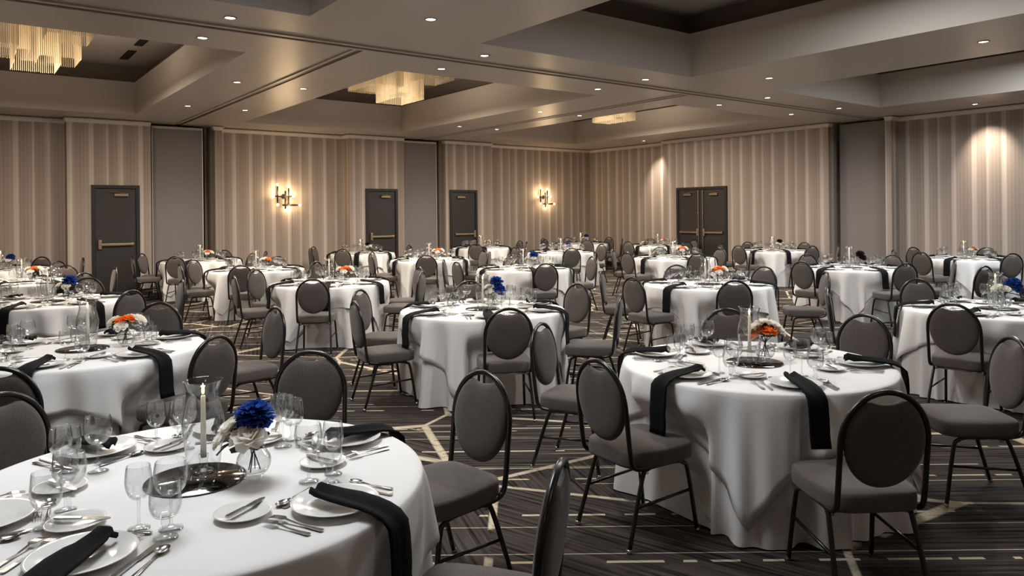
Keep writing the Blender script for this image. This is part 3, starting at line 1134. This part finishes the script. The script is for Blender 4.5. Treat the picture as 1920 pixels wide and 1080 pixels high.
def linen(t):
    tx, ty, desc, _ = TABLES[t]
    ph = random.uniform(0, 6)
    cz = [(x, y, f) for (tt, x, y, f) in CHAIRS]
    cz = [(x - tx, y - ty, f) for (x, y, f) in cz if math.hypot(x - tx, y - ty) < 1.6]
    dist = proj(tx, ty, .76)[2]
    N = 224 if dist < 9 else 144
    c0 = rad(-148 + {'T12': 8, 'T23': 4, 'T2': -6}.get(t, 0))
    half = 1.025

    def top_r(th, drop):
        a = min(1, drop / 0.05)
        return RT + 0.010 * a + drop * (0.055 + 0.17 * fold(th, ph) * min(1, drop / 0.05) * (1 - 0.35 * min(1, drop)))

    # overlay: a square cloth, corners hanging low
    bm = B()
    prev = None
    cv = bm.verts.new((0, 0, ZTOP))
    lens = []
    for k in range(N):
        th = 2 * PI * k / N
        a = (th - c0 + PI / 4) % (PI / 2) - PI / 4
        lens.append(half / math.sin(PI / 4) / (math.cos(a) + abs(math.sin(a))) * 1.0 if False else half / max(abs(math.cos(th - c0 - PI / 4)), abs(math.sin(th - c0 - PI / 4))))
    rows = []
    for rr in (0.2, 0.45, 0.65, 0.74):
        rows.append([bm.verts.new((rr * math.cos(2 * PI * k / N), rr * math.sin(2 * PI * k / N), ZTOP)) for k in range(N)])
    rows.append([bm.verts.new(((RT - .006) * math.cos(2 * PI * k / N), (RT - .006) * math.sin(2 * PI * k / N), ZTOP - .002)) for k in range(N)])
    steps = [0.0, 0.05, 0.12, 0.22, 0.33, 0.44, 0.55, 0.66, 0.77, 0.88, 1.0]
    for s in steps:
        row = []
        for k in range(N):
            th = 2 * PI * k / N
            L = lens[k] - RT
            drop = 0.008 + s * (L - 0.008)
            r = top_r(th, drop)
            x, y, z = r * math.cos(th), r * math.sin(th), ZTOP - drop * 0.985
            x, y = dent(x, y, z, cz, 0.018)
            row.append(bm.verts.new((x, y, z)))
        rows.append(row)
    for k in range(N):
        bm.faces.new((cv, rows[0][k], rows[0][(k + 1) % N]))
    for a, b in zip(rows, rows[1:]):
        for k in range(N):
            bm.faces.new((a[k], b[k], b[(k + 1) % N], a[(k + 1) % N]))
    o = put('table_overlay', new_mesh('table_overlay', bm, 'cloth'), None, (tx, ty, 0))
    tag(o, uniq('square white cloth with hanging corners over the %s' % desc), 'tablecloth', 'white square table overlays')
    if dist < 9:
        md = o.modifiers.new('Solidify', 'SOLIDIFY')
        md.thickness = 0.0016
        md.offset = -1

    # floor-length skirt under it
    bm = B()
    rows = [[bm.verts.new((rr * math.cos(2 * PI * k / N), rr * math.sin(2 * PI * k / N), ZTOP - .006)) for k in range(N)] for rr in (0.3, RT - 0.02)]
    cv = bm.verts.new((0, 0, ZTOP - .006))
    for drop in (0.012, 0.06, 0.14, 0.22, 0.30, 0.40, 0.50, 0.60, 0.68, 0.745):
        row = []
        for k in range(N):
            th = 2 * PI * k / N
            own = RT - 0.008 + drop * (0.035 + 0.10 * fold(th, ph + 0.0))
            L = lens[k] - RT
            cap = top_r(th, min(drop, L)) - 0.009
            w = 1 if drop <= L else max(0, 1 - (drop - L) / 0.2)
            r = own if cap > own else own * (1 - w) + cap * w
            z = ZTOP - .006 - drop
            x, y = dent(r * math.cos(th), r * math.sin(th), z, cz, 0.030)
            row.append(bm.verts.new((x, y, max(z, 0.006 + 0.006 * fold(th, ph)))))
        rows.append(row)
    for k in range(N):
        bm.faces.new((cv, rows[0][k], rows[0][(k + 1) % N]))
    for a, b in zip(rows, rows[1:]):
        for k in range(N):
            bm.faces.new((a[k], b[k], b[(k + 1) % N], a[(k + 1) % N]))
    o = put('table_skirt', new_mesh('table_skirt', bm, 'under'), None, (tx, ty, 0))
    tag(o, uniq('floor-length white round cloth beneath overlay of the %s' % desc), 'tablecloth', 'white floor-length table skirts')


for t in TABLES:
    linen(t)

# ------------------------------------------------------------------ tableware meshes
Z0 = ZTOP + 0.002


def glass_prof(outer, th=0.0012):
    o = spline_prof(outer, 3)
    return o


def shell(bm, outer, n=24):
    lathe(bm, outer, n)


GL = {}


def make_glass(key, bowl, stem):
    b1 = B()
    lathe(b1, spline_prof(bowl, 3), 24)
    b2 = B()
    lathe(b2, stem, 20)
    GL[key] = (new_mesh(key + '_bowl', b1, 'glass'), new_mesh(key + '_stem', b2, 'glass'))
    b3 = B()
    lathe(b3, spline_prof(bowl, 2), 14)
    lathe(b3, stem, 10)
    GL[key + '_far'] = new_mesh(key, b3, 'glass')


make_glass('wine', [(0.004, .098), (.024, .103), (.041, .125), (.0465, .150), (.0445, .178), (.041, .196), (.0398, .1965), (.043, .178), (.045, .150), (.039, .127), (.022, .106), (0, .102)],
           [(0, 0), (.034, 0), (.034, .002), (.012, .006), (.0045, .016), (.004, .06), (.0048, .099), (0, .10)])
make_glass('goblet', [(.008, .058), (.028, .063), (.040, .082), (.043, .105), (.041, .135), (.0385, .160), (.0373, .1605), (.0395, .135), (.0415, .105), (.038, .084), (.026, .067), (0, .063)],
           [(0, 0), (.034, 0), (.034, .003), (.018, .008), (.010, .018), (.009, .035), (.0125, .048), (.010, .059), (0, .06)])
make_glass('tall', [(.004, .085), (.020, .090), (.033, .112), (.0365, .140), (.034, .170), (.032, .182), (.031, .1825), (.033, .170), (.035, .140), (.031, .114), (.018, .093), (0, .089)],
           [(0, 0), (.031, 0), (.031, .002), (.011, .006), (.0045, .014), (.004, .05), (.005, .086), (0, .087)])

bm = B()
lathe(bm, [(0, .004), (.082, .004), (.092, .008), (.128, .018), (.135, .021), (.1345, .023), (.126, .021), (.090, .0115), (.08, .0075), (0, .0075)], 40)
ME_PLATE = new_mesh('dinner_plate', bm, 'china')
bm = B()
lathe(bm, [(0, .003), (.05, .003), (.058, .006), (.078, .012), (.083, .0145), (.0825, .016), (.076, .0145), (.056, .0085), (.048, .006), (0, .006)], 32)
ME_BREAD = new_mesh('bread_plate', bm, 'china')


def flat_outline(bm, pts, z0, z1, curve):
    """pts: list of (x, half width) along the length"""
    lo, hi = [], []
    for x, w in pts:
        z = curve(x)
        lo.append([bm.verts.new((x, s * w, z + z0)) for s in (-1, 1)])
        hi.append([bm.verts.new((x, s * w, z + z1)) for s in (-1, 1)])
    for i in range(len(pts) - 1):
        bm.faces.new((hi[i][0], hi[i + 1][0], hi[i + 1][1], hi[i][1]))
        bm.faces.new((lo[i][0], lo[i][1], lo[i + 1][1], lo[i + 1][0]))
        for s in (0, 1):
            bm.faces.new((lo[i][s], lo[i + 1][s], hi[i + 1][s], hi[i][s]))
    for i in (0, -1):
        bm.faces.new((lo[i][0], hi[i][0], hi[i][1], lo[i][1]))


def make_fork(L):
    bm = B()
    h = L / 2
    cv = lambda x: 0.002 + 0.012 * max(0, (x + h * 0.2) / h) * (1 - max(0, (x - h * .55)) / h * 1.5)
    flat_outline(bm, [(-h, .0055), (-h + .006, .008), (-h * .5, .0055), (-.005, .003), (h * .40, .004), (h * .48, .0105), (h * .58, .0125)], 0, .0022, cv)
    for k in range(4):
        y = (k - 1.5) * .0064
        lo = []
        for x, w in ((h * .575, .0019), (h * .8, .0017), (h, .0009)):
            z = cv(x)
            lo.append([bm.verts.new((x, y - w, z)), bm.verts.new((x, y + w, z)), bm.verts.new((x, y + w, z + .0018)), bm.verts.new((x, y - w, z + .0018))])
        for a, b in zip(lo, lo[1:]):
            for i in range(4):
                bm.faces.new((a[i], a[(i + 1) % 4], b[(i + 1) % 4], b[i]))
        bm.faces.new(lo[-1])
    return new_mesh('fork', bm, 'steel', False)


def make_knife(L):
    bm = B()
    h = L / 2
    flat_outline(bm, [(-h, .006), (-h + .008, .0085), (-.01, .006), (-.004, .0055)], 0, .006, lambda x: .001)
    flat_outline(bm, [(-.004, .0045), (.006, .0085), (h * .6, .0098), (h * .85, .0085), (h * .97, .004), (h, .001)], .0015, .0035, lambda x: .001)
    return new_mesh('knife', bm, 'steel', False)


def make_spoon(L):
    bm = B()
    h = L / 2
    cv = lambda x: 0.002 + 0.010 * max(0, min(1, (x + h * .1) / (h * .6))) * (1 if x < h * .45 else .3)
    flat_outline(bm, [(-h, .0055), (-h + .006, .008), (-h * .4, .005), (.0, .003), (h * .38, .0036)], 0, .0022, lambda x: .002 + .009 * max(0, (x + .1 * h) / h))
    R = []
    for s, z in ((1.0, .008), (.8, .004), (.4, .002)):
        R.append([bm.verts.new((h * .68 + s * h * .32 * math.cos(2 * PI * k / 16), s * .018 * math.sin(2 * PI * k / 16), z)) for k in range(16)])
    for a, b in zip(R, R[1:]):
        for k in range(16):
            bm.faces.new((a[k], a[(k + 1) % 16], b[(k + 1) % 16], b[k]))
    bm.faces.new(R[-1])
    return new_mesh('spoon', bm, 'steel')


ME_FORK, ME_SFORK, ME_KNIFE, ME_BKNIFE, ME_SPOON = make_fork(.20), make_fork(.175), make_knife(.225), make_knife(.165), make_spoon(.175)


def make_napkin(seed, hang, w0):
    rnd = random.Random(seed)
    bm = B()
    # path in (r, z) relative to the table top; r measured from the table centre
    path = [(.505, .034), (.525, .045), (.55, .038), (.60, .036), (.66, .033), (.72, .027), (.765, .018), (.800, .004), (.817, -.018), (.822, -.06), (.824, -.12)]
    n = 4
    for i in range(1, n + 1):
        path.append((.824 + .004 * math.sin(i * 1.3 + seed), -.12 - (hang - .12) * i / n))
    skew = rnd.uniform(-.09, .09)
    m = 9
    top, bot = [], []
    for i, (r, z) in enumerate(path):
        s = i / (len(path) - 1)
        w = w0 * (0.42 + 0.58 * min(1, i / 4.0)) * (1 + 0.04 * math.sin(3 * s + seed))
        off = skew * (s - .45) * .35 + (0.02 * rnd.uniform(-1, 1) if i == 0 else 0)
        rt, rb = [], []
        for j in range(m):
            q = j / (m - 1) * 2 - 1
            ripple = .007 * math.sin(q * 4.0 + seed * 2 + s * 3) * (1.6 if i < 3 else 0.8) + .010 * math.exp(-((q - .25) / .25) ** 2) * (1 - s)
            if z > 0:
                pt, pb = (r, q * w / 2 + off, z + ripple + .006), (r, q * w / 2 + off, z + ripple - .003)
            else:
                pt, pb = (r + abs(ripple) * .7 + .008, q * w / 2 + off, z), (r + abs(ripple) * .5, q * w / 2 + off, z)
            rt.append(bm.verts.new(pt))
            rb.append(bm.verts.new(pb))
        top.append(rt)
        bot.append(rb)
    for i in range(len(path) - 1):
        for j in range(m - 1):
            bm.faces.new((top[i][j], top[i][j + 1], top[i + 1][j + 1], top[i + 1][j]))
            bm.faces.new((bot[i][j], bot[i + 1][j], bot[i + 1][j + 1], bot[i][j + 1]))
        for j in (0, m - 1):
            bm.faces.new((top[i][j], top[i + 1][j], bot[i + 1][j], bot[i][j]))
    for i in (0, -1):
        for j in range(m - 1):
            bm.faces.new((top[i][j], bot[i][j], bot[i][j + 1], top[i][j + 1]))
    return new_mesh('napkin', bm, 'napkin')


ME_NAPS = [make_napkin(1, .275, .108), make_napkin(2, .25, .102), make_napkin(3, .29, .112)]

CUTLERY = {'T1', 'T2', 'T3', 'T4', 'T8', 'T7', 'T12', 'T13', 'T18', 'T19', 'T23', 'T21'}
PARTS = {'T1', 'T2', 'T12', 'T19', 'T23'}
PHASE = {'T1': [6, 64, 112, 178, -132, -62], 'T19': [8, 64, 117, 179, -125, -48], 'T12': [-8, 60, 122, 180, -120, -57], 'T2': [7, 62, 120, 180, -119, -64]}
rest_glass = None
for t, (tx, ty, desc, fl) in TABLES.items():
    phases = PHASE.get(t) or [a + random.uniform(-5, 5) for a in (0, 60, 120, 180, -120, -58)]
    for si, (base, word) in enumerate(zip((0, 60, 120, 180, 240, 300), [s[1] for s in SIDE])):
        a = rad(phases[si])
        ca, sa = math.cos(a), math.sin(a)

        def at(r, tt):
            return tx + r * ca - tt * sa, ty + r * sa + tt * ca

        def item(name, me, r, tt, z, rz, label, cat, group, cull=True):
            x, y = at(r, tt)
            if cull and not in_view(x, y, z):
                return None
            o = put(name, me, None, (x, y, z), (0, 0, a + rz))
            tag(o, uniq('%s, %s place, %s' % (label, word, desc)), cat, group)
            return o
        j = lambda s: random.uniform(-s, s)
        item('dinner_plate', ME_PLATE, .592, j(.01), Z0, 0, 'large white china plate', 'plate', 'white dinner plates')
        item('bread_plate', ME_BREAD, .385 + j(.015), -.155 + j(.02), Z0, 0, 'small white bread plate', 'plate', 'white bread plates')
        for key, (r, tt), lab, nm in (('wine', (.375, .125), 'tall-stemmed clear wine glass', 'wine_glass'), ('goblet', (.455, .165), 'short thick-stemmed clear water goblet', 'water_goblet'),
                                      ('tall', (.40, .225), 'slim clear stemmed glass', 'stemmed_glass')):
            r, tt = r + j(.015), tt + j(.015)
            if key == 'tall':
                r, tt = (.385 + j(.012), .045 + j(.01)) if si in (3, 4) else (r, tt)
            if t in PARTS:
                o = item(nm, GL[key][0], r, tt, Z0, 0, lab, nm.replace('_', ' '), 'clear %ss' % nm.replace('_', ' '))
                if o:
                    put('stem', GL[key][1], o)
            else:
                item(nm, GL[key + '_far'], r, tt, Z0, 0, lab, nm.replace('_', ' '), 'clear %ss' % nm.replace('_', ' '))
        # black napkin draped over plate and table edge (built round the table centre)
        px, py = at(.7, 0)
        if in_view(px, py, Z0):
            o = put('napkin', ME_NAPS[(si + len(t)) % 3], None, (tx, ty, Z0), (0, 0, a))
            tag(o, uniq('black napkin hanging over edge, %s place, %s' % (word, desc)), 'napkin', 'black draped napkins')
        if t in CUTLERY:
            item('fork', ME_FORK, .575, -.155 + j(.006), Z0, PI + j(.06), 'dinner fork next to the plate', 'fork', 'dinner forks')
            item('fork', ME_SFORK, .570, -.195 + j(.006), Z0, PI + j(.06), 'outer salad fork', 'fork', 'salad forks')
            item('knife', ME_KNIFE, .590, .155 + j(.006), Z0, PI + j(.06), 'dinner knife next to the plate', 'knife', 'dinner knives')
            item('spoon', ME_SPOON, .590, .188 + j(.006), Z0, PI + j(.06), 'outer teaspoon', 'spoon', 'teaspoons')
            item('spoon', ME_SPOON, .428, .005 + j(.01), Z0, -PI / 2 + j(.12), 'dessert spoon above the plate', 'spoon', 'dessert spoons')
            item('fork', ME_SFORK, .455, .005 + j(.01), Z0 - .0005, PI / 2 + j(.12), 'dessert fork above the plate', 'fork', 'dessert forks')
            item('knife', ME_BKNIFE, .385 + j(.01), -.155 + j(.01), Z0 + .0155, PI / 2 + .25 + j(.2), 'butter knife lying on bread plate', 'knife', 'butter knives')

# ------------------------------------------------------------------ centrepieces
bm = B()
lathe(bm, [(0, 0), (.163, 0), (.165, .0015), (.163, .004), (0, .004)], 48)
ME_MIRROR = new_mesh('mirror_plate', bm, 'mirror')
bm = B()
lathe(bm, spline_prof([(.046, .0), (.052, .008), (.056, .03), (.062, .09), (.070, .15), (.071, .18), (.062, .225), (.053, .262), (.054, .29), (.064, .318), (.066, .322)], 4)
      + spline_prof([(.0645, .322), (.0525, .29), (.0515, .262), (.0605, .225), (.0695, .18), (.0685, .15), (.0605, .09), (.0545, .03), (.05, .01)], 4), 32)
ME_HUR = new_mesh('hurricane_shade', bm, 'hglass')
bm = B()
lathe(bm, [(0, 0), (.034, 0), (.035, .004), (.018, .012), (.011, .02), (.016, .032), (.012, .042), (.017, .050), (.016, .062), (.0095, .062), (.009, .05), (0, .05)], 20)
ME_STICK = new_mesh('candlestick', bm, 'glass')
bm = B()
lathe(bm, [(0, 0), (.0105, 0), (.0095, .10), (.0082, .212), (.006, .216), (0, .214)], 14)
ME_CANDLE = new_mesh('candle', bm, 'wax')
bm = B()
lathe(bm, spline_prof([(0, .220), (.0038, .225), (.0052, .233), (.0036, .244), (.0012, .256), (0, .260)], 3), 10)
ME_FLAME = new_mesh('flame', bm, 'flame')
bm = B()
tube(bm, [(0, 0, .212), (0.0005, 0, .22), (0.001, 0, .226)], .0011, 5)
ME_WICK = new_mesh('wick', bm, 'wick')
bm = B()
lathe(bm, spline_prof([(.0, .001), (.030, .001), (.034, .006), (.030, .012), (.046, .024), (.057, .05), (.054, .075), (.040, .094), (.034, .102), (.038, .110)], 4)
      + spline_prof([(.0365, .110), (.0325, .102), (.038, .094), (.052, .075), (.055, .05), (.044, .026), (.0, .016)], 4), 28)
ME_VASE = new_mesh('flower_vase', bm, 'glass')


def petal(bm, base, out, up, w, h, curl, cup, nu=4, nv=4, rnd=random):
    """a curved petal: grid from base, rising along up, leaning along out"""
    side = up.cross(out).normalized()
    rows = []
    fr = rnd.uniform(0, 6)
    for i in range(nv + 1):
        v = i / nv
        row = []
        ww = w * (math.sin(PI * min(1, 0.18 + 0.62 * v)) ** 0.7)
        for k in range(nu + 1):
            u = k / nu * 2 - 1
            lean = curl * v * v
            p = base + up * (h * v * (1 - .15 * v * abs(curl))) + out * (lean * h + .0) + side * (u * ww)
            p = p - out * (cup * (u * u) * ww) + out * (math.sin(u * 5 + fr) * .06 * h * v)
            row.append(bm.verts.new(p))
        rows.append(row)
    for a, b in zip(rows, rows[1:]):
        for k in range(nu):
            bm.faces.new((a[k], a[k + 1], b[k + 1], b[k]))


def make_peony(m, seed):
    rnd = random.Random(seed)
    bm = B()
    for layer, (n, el, h, w) in enumerate(((12, 78, .044, .013), (18, 60, .050, .014), (24, 42, .053, .015), (28, 24, .053, .016), (26, 5, .051, .017), (20, -14, .046, .018))):
        for k in range(n):
            az = 2 * PI * (k + rnd.random() * .6) / n + layer
            e = rad(el + rnd.uniform(-12, 12))
            d = Vector((math.cos(az) * math.cos(e), math.sin(az) * math.cos(e), math.sin(e)))
            o = Vector((math.cos(az), math.sin(az), -.3)).normalized()
            o = (o - d * o.dot(d))
            o = o.normalized() if o.length > .05 else d.orthogonal().normalized()
            petal(bm, d * .016, o, d, w * rnd.uniform(.85, 1.15), h * rnd.uniform(.9, 1.1), rnd.uniform(.05, .35), rnd.uniform(-.3, .5), 4, 3, rnd)
    return new_mesh('peony', bm, m)


def make_rose(m, seed, s=1.0):
    rnd = random.Random(seed)
    bm = B()
    for layer, (n, r0, tilt, h, w, curl) in enumerate(((3, .004, 4, .036, .010, -.1), (4, .009, 10, .038, .015, .0), (5, .013, 20, .038, .019, .12), (6, .016, 36, .037, .022, .3), (7, .017, 58, .034, .024, .5))):
        for k in range(n):
            az = 2 * PI * (k + rnd.uniform(-.15, .15)) / n + layer * .7
            o = Vector((math.cos(az), math.sin(az), 0))
            tl = rad(tilt + rnd.uniform(-5, 5))
            up = (Vector((0, 0, 1)) * math.cos(tl) + o * math.sin(tl)).normalized()
            oo = (o * math.cos(tl) - Vector((0, 0, 1)) * math.sin(tl)).normalized()
            petal(bm, o * r0 * s + Vector((0, 0, -.018 + .002 * layer)) * s, oo, up, w * s, h * s, curl, .55, 5, 4, rnd)
    return new_mesh('rose', bm, m)


def make_leaves(seed):
    rnd = random.Random(seed)
    bm = B()
    for k in range(4):
        az = 2 * PI * k / 4 + rnd.uniform(-.4, .4)
        o = Vector((math.cos(az), math.sin(az), .0))
        up = (o * .85 + Vector((0, 0, rnd.uniform(-.1, .5)))).normalized()
        petal(bm, Vector((0, 0, -.03)), Vector((0, 0, 1)), up, .014, .062, -.2, .3, 2, 4, rnd)
    return new_mesh('leaf', bm, 'leaf')


FM = {}
for key in ('blue', 'darkblue', 'darkred'):
    FM[key] = make_peony(key, 11)
for key in ('white', 'orange', 'peach'):
    FM[key] = make_rose(key, 5, 1.0)
ME_LEAF = make_leaves(3)
NOUN = {'blue': 'blue peony', 'darkblue': 'dark blue peony', 'darkred': 'maroon flower head', 'white': 'cream white rose', 'orange': 'orange rose', 'peach': 'peach rose'}
# bouquets: (kind, sideways right, towards camera, height above table, size, place word)
BQ = {'blue': [('blue', 0.0, -.01, .205, 1.12, 'top'), ('white', 0.0, .055, .165, 1.0, 'front'), ('white', -.075, .01, .175, .95, 'outer'), ('white', -.115, .0, .165, .85, 'low outer')],
      'orange': [('orange', -.022, .01, .185, 1.08, 'inner'), ('orange', .035, -.005, .192, 1.08, 'upper'), ('white', -.085, .0, .178, 1.0, 'outer'), ('white', .10, -.01, .185, 1.0, 'high outer'), ('white', .0, .065, .150, 1.0, 'front'), ('white', .02, -.06, .19, .95, 'hidden rear')],
      'peach': [('peach', 0, .01, .19, 1.05, 'upper'), ('white', .055, .0, .175, 1.0, 'outer'), ('white', -.05, .02, .165, .95, 'low')],
      'darkblue': [('darkblue', 0, 0, .195, 1.0, 'top'), ('white', .06, .02, .175, 1.0, 'outer'), ('white', -.06, .02, .17, .95, 'low'), ('white', .0, .06, .15, .9, 'front')],
      'darkred': [('darkred', .0, 0, .20, 1.05, 'top'), ('darkred', .03, .03, .15, .85, 'low')]}
SPECIAL = {
    'T1': [('blue', .0, -.01, .205, 1.0, 'top'), ('white', .0, .05, .160, 1.25, 'front'), ('white', -.075, .0, .185, 1.05, 'high outer'), ('white', -.095, .02, .150, 1.0, 'low outer')],
    'T19': [('orange', .012, .02, .185, 1.2, 'front'), ('orange', -.062, .0, .155, .95, 'small outer'), ('white', -.05, -.02, .205, 1.05, 'high outer'), ('white', .0, -.03, .225, 1.05, 'topmost'), ('white', .058, -.01, .21, 1.1, 'high inner'), ('white', .085, .0, .185, 1.0, 'low outer')],
    'T12': [('blue', .03, -.01, .245, 1.0, 'top'), ('blue', .055, .02, .175, .95, 'lower'), ('white', -.03, .03, .17, 1.0, 'front'), ('white', -.06, -.01, .205, .95, 'outer')],
    'T7': [('orange', .04, .01, .175, 1.1, 'outer'), ('white', -.03, .01, .18, 1.15, 'round'), ('white', -.075, .0, .165, 1.0, 'low outer')],
    'T6': [('orange', .0, .02, .19, 1.15, 'upper'), ('white', -.07, .0, .18, 1.1, 'outer'), ('white', .07, .0, .17, 1.05, 'low'), ('white', .0, .06, .15, 1.0, 'front')],
    'T23': [('blue', .075, .0, .20, 1.15, 'top'), ('white', -.02, .02, .175, 1.2, 'big'), ('white', -.07, -.01, .185, 1.1, 'outer')],
    'T14': [('blue', .0, .0, .17, .9, 'top'), ('white', -.05, .02, .15, .9, 'low')]}
RX, RY, FX, FY = math.sin(YAW), -math.cos(YAW), math.cos(YAW), math.sin(YAW)
VASE = {'T1': (.20, .0), 'T2': (.25, .09), 'T19': (.085, .06), 'T12': (.10, .02), 'T23': (.085, .03), 'T3': (.20, .05), 'T18': (.13, .02), 'T8': (.19, .02)}
HUR = {'T1': (.0, .065), 'T19': (-.012, .05), 'T2': (.0, .06), 'T12': (.0, .03), 'T23': (.0, .03)}
for t, (tx, ty, desc, fl) in TABLES.items():
    hx, hy = HUR.get(t, (-.02, .03))
    H = (tx + hx * RX + hy * FX, ty + hx * RY + hy * FY)
    vx, vy = VASE.get(t, (.15, .03))
    V = (tx + vx * RX + vy * FX, ty + vx * RY + vy * FY)
    if in_view(tx, ty, Z0):
        o = put('mirror_plate', ME_MIRROR, None, (tx, ty, Z0))
        tag(o, uniq('round mirror plate in middle of %s' % desc), 'mirror', 'round table mirrors')
    zm = Z0 + .0045
    if in_view(*H, .9, 10):
        o = put('hurricane_shade', ME_HUR, None, (*H, zm))
        tag(o, uniq('clear flared hurricane shade on the %s' % desc), 'candle shade', 'glass hurricane shades')
        o = put('candlestick', ME_STICK, None, (*H, zm))
        tag(o, uniq('small glass candlestick inside the shade on the %s' % desc), 'candle holder', 'glass candlesticks')
        o = put('candle', ME_CANDLE, None, (*H, zm + .052))
        tag(o, uniq('lit ivory taper candle in shade on the %s' % desc), 'candle', 'lit taper candles')
        put('flame', ME_FLAME, o)
        put('wick', ME_WICK, o)
        if t in PARTS:
            lamp('candle_light', 'POINT', (H[0], H[1], zm + .30), 0.18, (1.0, 0.76, 0.48), 0.008)
    if in_view(*V, .85, 10):
        on_mirror = math.hypot(V[0] - tx, V[1] - ty) < .2
        zv = zm if on_mirror else Z0
        o = put('flower_vase', ME_VASE, None, (*V, zv))
        tag(o, uniq('round clear bubble vase of flowers on the %s' % desc), 'vase', 'glass bubble vases')
        for n, (kind, sx, sy, hz, sc, word) in enumerate(SPECIAL.get(t) or BQ[fl]):
            P = (V[0] + sx * RX - sy * FX, V[1] + sx * RY - sy * FY, Z0 + hz)
            tilt = Vector((sx * RX - sy * FX, sx * RY - sy * FY, .10))
            q = tilt.to_track_quat('Z', 'Y').to_euler()
            o = put('peony' if kind in ('blue', 'darkblue', 'darkred') else 'rose', FM[kind], None, P, q, (sc, sc, sc))
            tag(o, uniq('%s, %s bloom in vase on %s' % (NOUN[kind], word, desc)), 'flower', 'flowers in the %s vase' % desc)
            mw = Matrix.LocRotScale(Vector(P), q, Vector((sc, sc, sc))).inverted()
            bm = B()
            a = mw @ Vector((P[0], P[1], P[2] - .012))
            k = random.uniform(0, 6)
            mid = mw @ Vector((V[0] + sx * .12, V[1], zv + .108))
            end = mw @ Vector((V[0] + .022 * math.cos(k), V[1] + .022 * math.sin(k), zv + .024))
            tube(bm, smooth_path([a, mid, end], 3), .0022 / sc, 5)
            put('stem', new_mesh('stem', bm, 'leaf'), o)
            put('leaf', ME_LEAF, o, (0, 0, 0), (0, 0, n * 1.1))
